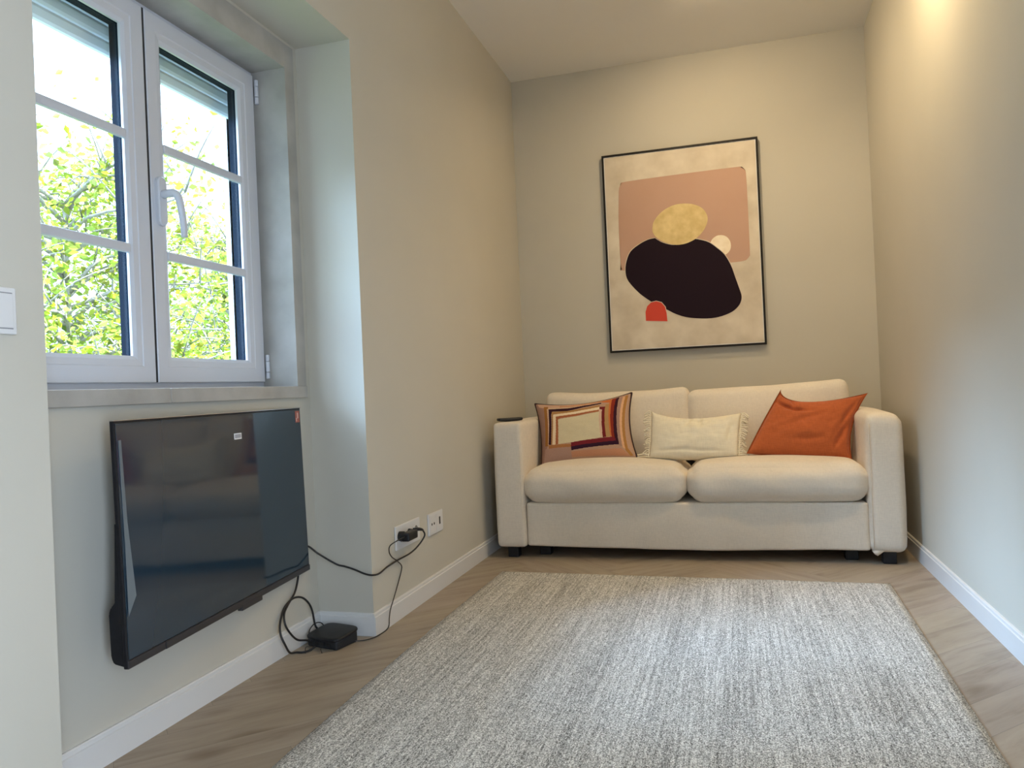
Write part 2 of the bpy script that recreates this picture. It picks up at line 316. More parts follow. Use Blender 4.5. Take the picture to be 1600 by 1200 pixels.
# floor: herringbone planks inside one mesh
def build_floor():
    bm = bmesh.new(); uvl = bm.loops.layers.uv.new('plank'); cl = bm.loops.layers.float_color.new('tone')
    n, w = 5, 0.128; rot = Matrix.Rotation(math.radians(45), 3, 'Z'); off = Vector((-0.18, -3.0, 0)); g = 0.0003
    R = random.Random(3)
    def plank(x0, y0, x1, y1, vert):
        vs = [Vector((x0+g, y0+g, 0)), Vector((x1-g, y0+g, 0)), Vector((x1-g, y1-g, 0)), Vector((x0+g, y1-g, 0))]
        P = [rot @ v + off for v in vs]
        if max(p.x for p in P) < RD-.05 or min(p.x for p in P) > W+.05 or max(p.y for p in P) < YR-.05 or min(p.y for p in P) > .1: return
        f = bm.faces.new([bm.verts.new(p) for p in P])
        t = R.uniform(0.93, 1.04); c = (t, t*R.uniform(.985,1.01), t*R.uniform(.96,1.02), 1); o = (R.uniform(0, 50), R.uniform(0, 50))
        for l, v in zip(f.loops, vs):
            l[cl] = c; l[uvl].uv = ((v.y if vert else v.x)+o[0], (v.x if vert else v.y)+o[1])
    for x in range(-70, 70):
        for y in range(-70, 70):
            k = (x-y) % (2*n)
            if k == 0: plank(x*w, y*w, (x+n)*w, (y+1)*w, False)
            if k == n: plank(x*w, (y-n+1)*w, (x+1)*w, (y+1)*w, True)
    for co, no in (((RD-.02,0,0),(-1,0,0)), ((W+.02,0,0),(1,0,0)), ((0,YR-.02,0),(0,-1,0)), ((0,.02,0),(0,1,0))):
        bmesh.ops.bisect_plane(bm, geom=bm.verts[:]+bm.edges[:]+bm.faces[:], plane_co=co, plane_no=no, clear_outer=True)
    for f in bm.faces:
        if f.normal.z < 0: f.normal_flip()
    bx(bm, RD-.02, W+.02, YR-.02, .02, -.2, -.0008, mi=1)
    return obj('floor', bm, [M_floor, M_dark], kind='structure')
build_floor()
obj('ceiling', B(-.5, W+2.0, YR-.2, .2, H, H+.15), M_ceil, kind='structure')  # carried on past the right wall as an added, unseen sunshade over the door
obj('wall_back', B(-.5, W+.2, 0, .2, -.2, H), M_wall, kind='structure')
DY0, DY1, DZ = -6.0, -4.75, 2.2      # glazed garden door in the right wall, behind the viewer
bm = bmesh.new()
bx(bm, W, W+.2, DY1, 0, -.2, H); bx(bm, W, W+.2, YR-.2, DY0, -.2, H); bx(bm, W, W+.2, DY0, DY1, DZ, H); bx(bm, W, W+.2, DY0, DY1, -.2, 0)
obj('wall_right', bm, M_wall, kind='structure')
bm = bmesh.new()
bx(bm, RD, 0, YC, 0, -.2, H); bx(bm, RD, 0, YE, YC, HR, H); bx(bm, RD, 0, YR, YE, -.2, H)
bmesh.ops.remove_doubles(bm, verts=bm.verts, dist=1e-5)
obj('wall_left', bm, M_wall, kind='structure')
# outer leaf with the window hole (the hole is lined with stone)
WY0, WY1, WZ0, WZ1 = -3.40, -2.197, 0.857, 2.118
XO = -0.455
bm = bmesh.new()
bx(bm, XO, RD, YR, WY0, -.2, H); bx(bm, XO, RD, WY1, 0, -.2, H); bx(bm, XO, RD, WY0, WY1, -.2, WZ0); bx(bm, XO, RD, WY0, WY1, WZ1, H)
obj('wall_recess', bm, M_wall, kind='structure')
obj('wall_rear', B(-.455, W, YR-.2, YR, -.2, H), M_wall, kind='structure')
dr = bpy.data.objects.new('door_1', None); COL.objects.link(dr); dr['kind'] = 'structure'
bm = bmesh.new(); dm = (DY0+DY1)/2
for a, b in ((DY0,DY0+.07),(dm-.035,dm+.035),(DY1-.07,DY1)): bx(bm, W+.06, W+.12, a, b, 0, DZ)
for a, b in ((0,.08),(DZ-.08,DZ)):
    bx(bm, W+.06, W+.12, DY0+.07, dm-.035, a, b); bx(bm, W+.06, W+.12, dm+.035, DY1-.07, a, b)
obj('door_frame', bm, M_pvc, dr)

extr_profile('baseboard_left', BP, 'y', YC-BT, 0, 0, 1, M_trim)
extr_profile('baseboard_recess_side', BP, 'x', RD+BT-.006, .0003, YC, -1, M_trim)
extr_profile('baseboard_recess', BP, 'y', YE, YC-BT+.006, RD, 1, M_trim)
extr_profile('baseboard_right', BP, 'y', DY1, 0, W, -1, M_trim)
extr_profile('baseboard_back', BP, 'x', BT, W-BT, 0, -1, M_trim)
extr_profile('baseboard_near', BP, 'y', YR, YE, 0, 1, M_trim)

# stone lining of the window
SX = RD+.004
bm = bmesh.new()
bx(bm, XO-.01, SX, -2.255, WY1, WZ0+.041, WZ1, bev=.0015); bx(bm, XO-.01, SX, WY0, -3.345, WZ0+.041, WZ1, bev=.0015); bx(bm, XO-.01, SX, -3.345, -2.255, 2.030, WZ1, bev=.0015)
obj('trim_1', bm, M_stone, kind='structure')
bm = bmesh.new()
bx(bm, XO-.03, RD+.014, -2.905, -2.207, WZ0, .898, bev=.002); bx(bm, XO-.03, RD+.014, WY0, -2.906, WZ0, .898, bev=.002)
obj('trim_2', bm, M_stone, kind='structure')
# exterior render band around the opening
obj('trim_3', B(XO-.03, XO, -2.275+.02, -2.0, .8, 2.3), M_stucco, kind='structure')

# window
win = bpy.data.objects.new('window_1', None); COL.objects.link(win); win['kind'] = 'structure'; win.location = (-.34, -2.8, .9)
bpy.context.view_layer.update()
def wobj(name, bm, m, parent=win, smooth=False, **k):
    bmesh.ops.translate(bm, vec=(.34, 2.8, -.9), verts=bm.verts)
    return obj(name, bm, m, parent, smooth, **k)
def ring(bm, y0, y1, z0, z1, iy0, iy1, iz0, iz1, xa, xb, mi=0, bev=0):
    bx(bm, xa, xb, y0, iy0, z0, z1, mi, bev); bx(bm, xa, xb, iy1, y1, z0, z1, mi, bev)
    bx(bm, xa, xb, iy0, iy1, z0, iz0, mi, bev); bx(bm, xa, xb, iy0, iy1, iz1, z1, mi, bev)
def mitred(bm, y0, y1, z0, z1, iy0, iy1, iz0, iz1, prof):
    """sash ring with a stepped inner profile; prof: list of (t, x), t 0 = outer edge, 1 = opening edge; closed loop"""
    O = [(y0,z0),(y1,z0),(y1,z1),(y0,z1)]; I = [(iy0,iz0),(iy1,iz0),(iy1,iz1),(iy0,iz1)]
    R = []
    for c in range(4):
        R.append([bm.verts.new((x, O[c][0]+(I[c][0]-O[c][0])*t, O[c][1]+(I[c][1]-O[c][1])*t)) for t, x in prof])
    k = len(prof)
    for c in range(4):
        A, C = R[c], R[(c+1)%4]
        for i in range(k): bm.faces.new((A[i], A[(i+1)%k], C[(i+1)%k], C[i]))
bm = bmesh.new()
ring(bm, -3.345, -2.255, .898, 2.030, -3.305, -2.295, .938, 1.99, -.392, -.352)
bx(bm, -.392, -.352, -2.825, -2.781, .938, 1.99)
wobj('outer_frame', bm, M_pvc)
bm = bmesh.new(); bx(bm, -.352, -.3372, -2.8092, -2.7998, .919, 2.011); wobj('sash_gap_shade', bm, M_gapshade)  # black strip standing in for the shade in the gap between the sashes
SZ0, SZ1, GZ0, GZ1 = .918, 2.012, .994, 1.932
for (y0, y1, g0, g1, nm) in ((-2.7995, -2.272, -2.732, -2.357, 'r'), (-3.330, -2.8090, -3.262, -2.886, 'l')):
    s = bpy.data.objects.new('sash', None)
    bm = bmesh.new()
    mitred(bm, y0, y1, SZ0, SZ1, g0, g1, GZ0, GZ1, [(0,-.352),(0,-.3365),(.03,-.334),(.60,-.334),(.64,-.3365),(.86,-.338),(1,-.344),(1,-.352)])
    sash = wobj('sash', bm, M_pvc)
    bm = bmesh.new()
    mitred(bm, g0-.03, g1+.03, GZ0-.03, GZ1+.03, g0, g1, GZ0, GZ1, [(0,-.352),(1,-.352),(1,-.382),(0,-.382)])
    d = wobj('outer_profile', bm, M_profile, sash)
    bm = bmesh.new(); bm.faces.new([bm.verts.new(q) for q in ((-.355,g0,GZ0),(-.355,g1,GZ0),(-.355,g1,GZ1),(-.355,g0,GZ1))]); wobj('glass_pane', bm, M_glass, sash)
    bm = bmesh.new()
    for zc in (1.619, 1.297): bx(bm, -.3525, -.338, g0-.002, g1+.004, zc-.0135, zc+.0135, bev=.004)
    wobj('glazing_bar', bm, M_pvc, sash)
    if nm == 'r':
        for zc in (1.955, .972):
            bm = bmesh.new()
            for a, b in ((-.042,-.020),(-.018,.018),(.020,.042)): cyl(bm, (-.328, -2.2635, zc+a), (0,0,1), .0075, b-a, 16)
            h = wobj('hinge', bm, M_pvc, sash, smooth=False)
        # handle: oval plate, neck, lever
        bm = bmesh.new(); hy, hz = -2.767, 1.452
        cyl(bm, (-.336, hy, hz), (1,0,0), .5, .5, 4); bm.clear()
        def stad(x0, x1, w, h, cy, cz, bm):
            pts = [(cy+w/2*math.cos(t)*1.0, cz+(h/2-w/2)*(1 if math.sin(t) >= 0 else -1)+w/2*math.sin(t)) for t in [2*math.pi*k/32 for k in range(32)]]
            A = [bm.verts.new((x0, p[0], p[1])) for p in pts]; Bv = [bm.verts.new((x0+(x1-x0)*.75, p[0], p[1])) for p in pts]
            C = [bm.verts.new((x1, cy+(p[0]-cy)*.82, cz+(p[1]-cz)*.95)) for p in pts]
            for P, Q in ((A, Bv), (Bv, C)):
                for i in range(32): bm.faces.new((P[i], P[(i+1)%32], Q[(i+1)%32], Q[i]))
            bm.faces.new(A); bm.faces.new(C)
        stad(-.335, -.320, .036, .145, hy, hz, bm)
        hd = wobj('handle', bm, M_pvc, sash)
        bm = bmesh.new()
        tube(bm, [(-.322,hy,hz+.02),(-.300,hy,hz+.021),(-.284,hy+.004,hz+.020),(-.275,hy+.010,hz+.006),(-.272,hy+.016,hz-.03),(-.270,hy+.020,hz-.07),(-.270,hy+.022,hz-.108)],
             lambda t: .0125 if t < .3 else .0115-.003*(t-.3), 12, 6)
        wobj('lever', bm, M_pvc, hd, smooth=False)

# roller shutter, partly lowered outside the glass
bm = bmesh.new()
z = 1.868
for k in range(6):
    hgt = .046; y0, y1 = -3.34, -2.262
    pr = [(-.437,z),(-.430,z+.003),(-.4275,z+.012),(-.4275,z+.034),(-.430,z+hgt-.003),(-.437,z+hgt-.001)]
    A = [bm.verts.new((x, y0, zz)) for x, zz in pr]; C = [bm.verts.new((x, y1, zz)) for x, zz in pr]
    for i in range(len(pr)): bm.faces.new((A[i], A[(i+1)%6], C[(i+1)%6], C[i]))
    bm.faces.new(A); bm.faces.new(C); z += hgt
    if z > 2.03: break
tag(obj('roller_shutter', bm, M_shut), 'grey slatted roller shutter lowered a little outside the top of the window', 'shutter')

# ---------------------------------------------------------------- sofa
sofa = thing('sofa', 'beige two-seat fabric sofa with square arms standing against the far wall', 'sofa', (1.023, -.5, 0))
def sobj(name, bm, m=M_sofa, parent=sofa, off=(0,0,0), smooth=True, **k):
    bmesh.ops.translate(bm, vec=Vector(off)-Vector(sofa.location), verts=bm.verts)
    return obj(name, bm, m, parent, smooth, **k)
SL, SR, SF = .073, 1.973, -.925
# arms: slightly flared soft boxes
def armwarp(side):
    def f(P, u):
        x, y, z = P
        zz = (z+.315)/.63
        x += -side*(.006*(1-zz)) + (.006*math.sin(zz*2.2+1))*side*(1 if x*side > 0 else 0)
        if side > 0: z -= .016*max(0, u[0])**2*max(0, zz)
        else: z += .006*max(0, -u[1])*max(0, zz)
        z -= .012*(1 if False else max(0, u[1]))*max(0, zz)*0
        return (x, y, z)
    return f
sobj('armrest', softbox(.147, .875, .625, .020, 20, (.004,.004,.006), .0025, 1, 5, armwarp(-1)), off=(SL+.0735, SF+.4375, .3675))
sobj('armrest', softbox(.152, .875, .625, .038, 20, (.004,.004,.008), .0025, 2, 5, armwarp(1)), off=(SR-.076, SF+.4375, .3625))
# base front with a gently sagging hem
def basewarp(P, u):
    x, y, z = P
    if u[2] < 0: z += (.006-.012*math.exp(-((x+.05)/.5)**2))*(-u[2]) - .004*math.sin(x*9)*(-u[2])*.3
    return (x, y+.002*math.sin(x*23+1.5)*(1-abs(u[0])), z)
sobj('base', softbox(1.592, .84, .222, .012, 30, (0,.006,0), .002, 3, 6, basewarp), off=(1.023, SF+.020+.42, .165))
# seat cushions
def seatwarp(s):
    def f(P, u):
        x, y, z = P
        fr = max(0, -u[1])                 # front nose
        if u[2] > 0:                        # crown: shoulders fall away at front and sides
            z -= .014*abs(u[0])**4*math.sin(math.pi/2*u[2])**2
        else:
            z += .008*abs(u[0])**6*(-u[2])
        # pulled creases on the front
        y += .0045*math.sin(x*(19+s*3)+z*16)*fr**3*(1-u[2]**2)**2
        return (x, y, z)
    return f
sobj('seat_cushion', softbox(.812, .56, .192, .078, 34, (.010,.018,.014), .006, 4, 4, seatwarp(0)), off=(.618, SF+.268, .364))
sobj('seat_cushion', softbox(.812, .56, .190, .080, 34, (.010,.018,.014), .006, 9, 4, seatwarp(1)), off=(1.430, SF+.268, .366))
# back cushions, leaning
def backwarp(dl, dr, dip):
    def f(P, u):
        x, y, z = P
        k = max(0, u[2])
        z += k*((dl if u[0] < 0 else dr)*abs(u[0])**1.5 - dip*(1-u[0]**2))
        t = (z+.2)/.4
        y += .10*(t-.5)
        return (x, y, z)
    return f
sobj('back_cushion', softbox(.800, .17, .40, .045, 30, (.006,.030,.0), .006, 5, 4, backwarp(.0,.004,.014)), off=(.622, -.345, .626))
sobj('back_cushion', softbox(.812, .17, .40, .048, 30, (.006,.030,.0), .006, 6, 4, backwarp(-.022,.012,.012)), off=(1.420, -.345, .626))
# back frame
sobj('back_frame', softbox(1.60, .21, .62, .03, 14, (0,0,0)), off=(1.023, -.155, .375))
for (x, y) in ((.148,-.868),(1.898,-.868),(.30,-.80),(1.75,-.80),(.148,-.12),(1.898,-.12)):
    bm = bmesh.new()
    bx(bm, x-.028, x+.028, y-.028, y+.028, 0, .062, bev=.004)
    sobj('leg', bm, M_black, smooth=False)
# dropped corner of the slipcover under the right arm
bm = bmesh.new()
vs = [bm.verts.new(p) for p in ((1.822,SF+.006,.064),(1.875,SF+.006,.064),(1.845,SF+.008,.040),(1.832,SF+.008,.048))]
bm.faces.new(vs); r_ = bmesh.ops.extrude_face_region(bm, geom=bm.faces[:]); bmesh.ops.translate(bm, vec=(0,.004,0), verts=[v for v in r_['geom'] if isinstance(v, bmesh.types.BMVert)])
sobj('cover_corner', bm)
# fold-out seam piping along arm fronts
for x, zt, s in ((SL+.147, .655, 1), (SR-.152, .65, -1)):
    bm = bmesh.new(); tube(bm, [(x-s*.010, SF+.003, .075), (x-s*.009, SF+.001, .25), (x-s*.010, SF+.001, .45), (x-s*.011, SF+.004, zt-.02)], .0022, 6, 6)
    sobj('piping', bm)

# ---------------------------------------------------------------- throw pillows
def paint(u, v):
    c = (176, 140, 112)
    for col, poly in D['pattern']:
        if pip(u, v, poly): c = col
    w = 0.97+0.06*noise.noise(Vector((u*90, v*60, 0)))
    r_, g_, b_ = srgb(*c); return (min(1, r_*w*1.10), min(1, g_*w*1.16), min(1, b_*w*1.36))
mpx = 0.0036
bm, O, outl, base, nrm = pillow(D['p1'], .062, (.036, .026, .012, .018), 300, 200, paint=paint, seed=2, nz=.004)
o = obj('patterned_cushion', bm, M_print); o.location = O
tag(o, 'rectangular cushion printed with nested brown, maroon and ochre frames around a cream centre', 'cushion')
bm = bmesh.new(); tube(bm, outl, .0058, 6, 1, closed=True, smooth_path=False); obj('piping', bm, M_piping, o, True)

bm, O, outl, base, nrm = pillow(D['p2'], .058, (.046, .004, -.014, .004), 70, 46, seed=5, nz=.006, skew=.42,
    folds=[(.42,.82,.2,1,.03,.018),(.56,.80,.0,1,.022,.014),(.3,.14,1,.1,.03,.012),(.6,.12,1,-.1,.03,.012),(.9,.5,.05,1,.02,.012)], pw=.36)
o = obj('fringed_cushion', bm, M_cream); o.location = O
tag(o, 'small cream cushion with tasselled fringe on both short sides, in the middle of the sofa', 'cushion')
R = random.Random(11)
for side in (0, 1):
    bm = bmesh.new(); nT = 22
    for k in range(nT):
        v = .015+.97*k/(nT-1); p = base(side, v)-O; s = 1 if side else -1
        dx, dz, dy = s*R.uniform(.026,.040), R.uniform(-.016,.002), R.uniform(-.008,.014)
        if k < 2: dx *= 1.9; dz = -.001
        q = p+Vector((dx*.5, dy*.3, dz*.1+.004)); e = p+Vector((dx, dy, dz))
        for tw in (-1, 1):
            pts = [p, p.lerp(q,.5)+Vector((0,tw*.0022,tw*.0015)), q, q.lerp(e,.5)+Vector((0,-tw*.0022,-tw*.0015)), e]
            tube(bm, pts, .0026, 5, 3)
        tube(bm, [e+Vector((-.003*s,0,.001)), e+Vector((.003*s,0,-.001))], .0042, 6, 2)
    # looped heading cord joining the tassels
    tube(bm, [base(side, t/24)-O+Vector(((s*(.004+.003*(t%2))),-.003,0)) for t in range(25)], .0028, 6, 3)
    obj('fringe', bm, M_cream, o, True)

bm, O, outl, base, nrm = pillow(D['p3'], .066, (.070, .034, -.008, -.004), 90, 60, flange=.022, seed=8, nz=.008, skew=.33,
    folds=[(.15,.80,1,-.45,.035,.034),(.22,.88,.5,-1,.025,.018),(.30,.72,1,-.15,.03,.014),(.88,.30,.3,1,.03,.020),(.55,.24,1,.1,.04,.012),(.90,.66,.2,1,.03,.016),(.45,.55,.8,.5,.05,.010)])
o = obj('orange_cushion', bm, M_orange); o.location = O
tag(o, 'burnt orange linen cushion with a crumpled corner leaning by the right arm of the sofa', 'cushion')

# remote control
rem = thing('remote_control', 'slim black remote control lying on the left arm of the sofa', 'remote', (.132, -.800, .6850), math.radians(38))
def rb(P, u): return (P[0], P[1]*(1-.12*P[0]/.07), P[2]+ .003*(P[0]/.07)**2)
bm = softbox(.135, .040, .016, .007, 10, (0,0,.002), warp=rb); obj('body', bm, M_black, rem, True).location = (0,0,.0105)
bm = bmesh.new()
for i in range(7):
    for j in range(3): cyl(bm, (-.05+i*.012, -.011+j*.011, .019), (0,0,1), .0032, .0018, 10)
cyl(bm, (.045, 0, .019), (0,0,1), .012, .0022, 20)
obj('buttons', bm, mat('dark_grey_rubber', (.05,.05,.055), .5), rem)

# ---------------------------------------------------------------- framed print
AY = -.03
pic = thing('framed_print', 'tall black-framed abstract print of a dark pebble shape hung above the sofa', 'picture', (1.003, 0, 1.64))
def pobj(name, bm, m):
    bmesh.ops.translate(bm, vec=-Vector(pic.location), verts=bm.verts); return obj(name, bm, m, pic)
bm = bmesh.new()
FX0, FX1, FZ0, FZ1 = .5535, 1.4525, 1.046, 2.2355
ring_ = [(FX0, FX0+.0115, FZ0, FZ1), (FX1-.0115, FX1, FZ0, FZ1), (FX0+.0115, FX1-.0115, FZ0, FZ0+.0115), (FX0+.0115, FX1-.0115, FZ1-.0115, FZ1)]
for a, b, c, d in ring_: bx(bm, a, b, AY-.004, -.004, c, d, bev=.0008)
pobj('frame', bm, mat('black_frame_lacquer', (.010,.008,.007), .5, .25))
def artmat(name, c, c2, sc=6):
    return noisy(name, srgb(*c), srgb(*c2), sc, rough=.6, bump=0, detail=5, lo=.3, hi=.7)
mats = [artmat('print_ground', (196,184,166), (222,212,196), 7), mat('print_margin', (.80,.78,.76), .6), artmat('print_clay', (188,152,134), (193,158,140), 3),
        artmat('print_gold', (204,180,124), (226,204,150), 22), artmat('print_moon', (238,222,196), (252,240,220), 30), mat('print_aubergine', srgb(36,25,35), .8, .1), mat('print_vermilion', srgb(206,62,38), .6)]
bm = bmesh.new()
bx(bm, FX0+.0115, FX1-.0115, AY+.002, -.006, FZ0+.0115, FZ1-.0115, mi=1)
cx0, cx1, cz0, cz1 = FX0+.016, FX1-.016, FZ0+.016, FZ1-.016
ngon(bm, [(cx0,cz0),(cx1,cz0),(cx1,cz1),(cx0,cz1)], AY+.0016, 0)
def shrink(P, s):
    cx = sum(p[0] for p in P)/len(P); cz = sum(p[1] for p in P)/len(P)
    out = []
    for p in P:
        d = Vector((p[0]-cx, p[1]-cz)); l = d.length; d *= (l+s)/l; out.append((cx+d.x, cz+d.y))
    return out
def smooth2(P, n=4):
    Q = catmull([Vector((p[0], p[1], 0)) for p in P+[P[0]]], n)[:-1]
    return [(q.x, q.y) for q in Q]
y = AY+.0012
for key, mi, halo, sm in (('block',2,0,1),('moon',4,0,1),('blob',5,.004,0),('gold',3,0,1),('arch',6,.004,0)):
    P = D[key]; P2 = smooth2(P, 4) if sm else P
    if key == 'blob':
        P2 = smooth2(P[:28] and P, 3)
    if halo: ngon(bm, shrink(P2, halo), y, 0); y -= .0003
    ngon(bm, P2, y, mi); y -= .0003
bmesh.ops.triangulate(bm, faces=[f for f in bm.faces if len(f.verts) > 4])
pobj('print_sheet', bm, mats)

# ---------------------------------------------------------------- television
TVW, TVH, TA, TT = .970, .568, .1116, .021
tv = thing('television', 'flat black television mounted on the wall under the window with film still on its screen', 'television', (-.1473, -2.7416, .5371))
tv.rotation_euler = (0, 0, 0)
nf = Vector((math.cos(TA), math.sin(TA), 0)); uf = Vector((-math.sin(TA), math.cos(TA), 0)); vf = Vector((-math.sin(TT)*nf.x, -math.sin(TT)*nf.y, math.cos(TT)))
nf2 = uf.cross(vf).normalized()
tv.matrix_world = Matrix(((nf2.x, uf.x, vf.x, tv.location.x), (nf2.y, uf.y, vf.y, tv.location.y), (nf2.z, uf.z, vf.z, tv.location.z), (0,0,0,1)))
bpy.context.view_layer.update()
hw, hh = TVW/2, TVH/2
obj('panel', B(-.011, -.001, -hw, hw, -hh, hh, bev=.0015), M_black, tv)
bm = bmesh.new(); bx(bm, -.003, 0, -hw+.006, hw-.006, -hh+.020, hh-.006); obj('screen', bm, M_screen, tv)
bm = bmesh.new(); bx(bm, -.010, .0035, -hw+.14, hw-.004, -hh-.001, -hh+.018, bev=.002); bx(bm, -.010, .0015, -hw+.001, -hw+.14, -hh-.001, -hh+.018, bev=.002); obj('bottom_bezel', bm, M_bezel, tv)
bm = bmesh.new(); bx(bm, -.012, .005, .015, .135, -hh-.012, -hh+.006, bev=.002); obj('sensor_bump', bm, M_bezel, tv)
bm = bmesh.new()
pr = [(-.011, .05), (-.011, -hh+.002), (-.040, -hh+.010), (-.046, -hh+.025), (-.046, -hh+.125), (-.040, -hh+.140), (-.024, -hh+.15), (-.018, .05)]
A = [bm.verts.new((x, -hw+.004, zz)) for x, zz in pr]; C = [bm.verts.new((x, .17, zz)) for x, zz in pr]
for i in range(len(pr)): bm.faces.new((A[i], A[(i+1)%len(pr)], C[(i+1)%len(pr)], C[i]))
bm.faces.new(A); bm.faces.new(C)
bmesh.ops.bevel(bm, geom=bm.edges[:], offset=.003, segments=2, affect='EDGES')
obj('rear_housing', bm, M_black, tv, False)
bm = bmesh.new(); bx(bm, -.011, .0008, -hw, hw, hh-.0005, hh+.0012); obj('top_edge', bm, M_edge, tv)
# peeling film strip at the near edge
bm = bmesh.new()
P = [(.0015,-hw+.012,hh-.045), (.0018,-hw+.020,hh-.045), (.003,-hw+.024,.05), (.006,-hw+.036,-hh+.16), (.003,-hw+.010,-hh+.118), (.002,-hw+.013,0.0)]
vs = [bm.verts.new(p) for p in P]; bm.faces.new(vs)
r_ = bmesh.ops.extrude_face_region(bm, geom=bm.faces[:]); bmesh.ops.translate(bm, vec=(-.001,0,0), verts=[v for v in r_['geom'] if isinstance(v, bmesh.types.BMVert)])
bmesh.ops.triangulate(bm, faces=bm.faces[:])
obj('film_strip', bm, M_film, tv)['label'] = 'pale strip of peeling protective film'
# stickers
def tvq(bm, yc, zc, w, h, mi, x=.0006, x0=-.0004): bx(bm, x0, x, yc-w/2, yc+w/2, zc-h/2, zc+h/2, mi)
bm = bmesh.new(); sy, sz = .055, .213
tvq(bm, sy, sz, .042, .018, 0); tvq(bm, sy, sz+.0003, .034, .0115, 1, .0009)
for i in range(9): tvq(bm, sy-.0145+i*.0036, sz+.0003, .0014, .009, 2, .0012)
obj('white_sticker', bm, [mat('sticker_white', (.8,.82,.85), .5), mat('sticker_grey', (.30,.30,.33), .5), mat('sticker_lines', (.42,.42,.45), .5)], tv)['label'] = 'small white-bordered sticker'
bm = bmesh.new(); tvq(bm, hw-.026, hh-.030, .032, .040, 0); tvq(bm, hw-.024, hh-.026, .010, .020, 1, .0009); tvq(bm, hw-.034, hh-.040, .006, .012, 1, .0009)
obj('red_sticker', bm, [mat('sticker_red', (.36,.10,.07), .5), mat('sticker_pink', (.65,.42,.38), .5)], tv)['label'] = 'small red corner sticker'
# bracket holding it to the wall
bm = bmesh.new()
bx(bm, -.0700, -.018, -.14, 0, -.10, .16, bev=.002)
obj('wall_bracket', bm, M_black, tv)

# ---------------------------------------------------------------- sockets and switch on the left wall
def plate(name, label, cat, y0, y1, z0, z1, x=0.0):
    t = thing(name, label, cat, (x, (y0+y1)/2, (z0+z1)/2))
    w, h = y1-y0, z1-z0
    obj('plate', B(0, .0085, -w/2, w/2, -h/2, h/2, bev=.003), M_white, t)
    return t
def lring(bm, x, yc, zc, r0, r1, d, seg=28):
    vs = []
    for rr, xx in ((r1, x), (r1, x+d), (r0, x+d), (r0, x)):
        vs.append([bm.verts.new((xx, yc+rr*math.cos(2*math.pi*k/seg), zc+rr*math.sin(2*math.pi*k/seg))) for k in range(seg)])
    for a in range(4):
        for k in range(seg): bm.faces.new((vs[a][k], vs[a][(k+1)%seg], vs[(a+1)%4][(k+1)%seg], vs[(a+1)%4][k]))
t = plate('power_outlet', 'white triple power outlet with a black adapter plugged in, low on the wall', 'outlet', -1.976, -1.746, .258, .350)
for yc in (-.072, 0, .072):
    bm = bmesh.new(); lring(bm, .0085, yc, 0, .019, .023, .0015); so = obj('socket', bm, M_white, t)
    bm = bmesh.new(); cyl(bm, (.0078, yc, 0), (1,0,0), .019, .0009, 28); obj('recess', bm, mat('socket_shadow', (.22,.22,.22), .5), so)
    bm = bmesh.new()
    for dy in (-.0095, .0095): cyl(bm, (.0086, yc+dy, 0), (1,0,0), .0028, .0007, 12)
    obj('pin_hole', bm, M_sheetback, so)
t = plate('media_outlet', 'white two-module media outlet with small holes and a black slot', 'outlet', -1.651, -1.490, .250, .342)
bm = bmesh.new(); bx(bm, .0085, .0100, -.072, -.002, -.036, .036, bev=.0006); bx(bm, .0085, .0100, .002, .072, -.036, .036, bev=.0006); obj('module', bm, M_white, t)
bm = bmesh.new()
for dy in (-.052, -.026): cyl(bm, (.0098, dy, .0), (1,0,0), .0055, .0008, 16)
obj('jack_hole', bm, M_sheetback, t)
obj('slot', B(.0098, .0106, .030, .044, -.013, .019), M_sheetback, t)
t = plate('light_switch', 'white rocker light switch on the near wall at the left edge', 'switch', -3.641, -3.555, .994, 1.080)
bm = bmesh.new(); bx(bm, .0085, .0105, -.034, .034, -.031, .031, bev=.0008); obj('rocker', bm, M_white, t)
bm = bmesh.new()
M_gap = mat('switch_gap', (.25,.25,.27), .6); bm.free()
for zz in (-.0325, .0325): obj('rocker_groove', B(.0083, .0088, -.034, .034, zz-.0009, zz+.0009), M_gap, t)


# adapter and plugs
ad = thing('power_adapter', 'black block power adapter plugged into the triple wall outlet', 'adapter', (.010, -1.935, .306))
bm = softbox(.034, .088, .032, .006, 8); bmesh.ops.translate(bm, vec=(.030,.012,.002), verts=bm.verts); obj('body', bm, M_black, ad, True)
bm = bmesh.new(); cyl(bm, (-.0005,-.013,-.002+.006), (1,0,0), .0185, .018, 20); obj('plug_base', bm, M_black, ad)
pg = thing('power_plug', 'black mains plug of the television cord in the triple outlet', 'plug', (.010, -1.861, .306))
bm = bmesh.new(); cyl(bm, (-.0005,0,0), (1,0,0), .0175, .020, 20, .015); obj('plug_head', bm, M_black, pg)
bm = bmesh.new(); tube(bm, [(.020,-.004,.012),(.034,.004,.014),(.042,.022,.010),(.042,.040,.004)], lambda t: .0085-.004*t, 10, 5); obj('strain_relief', bm, M_black, pg)

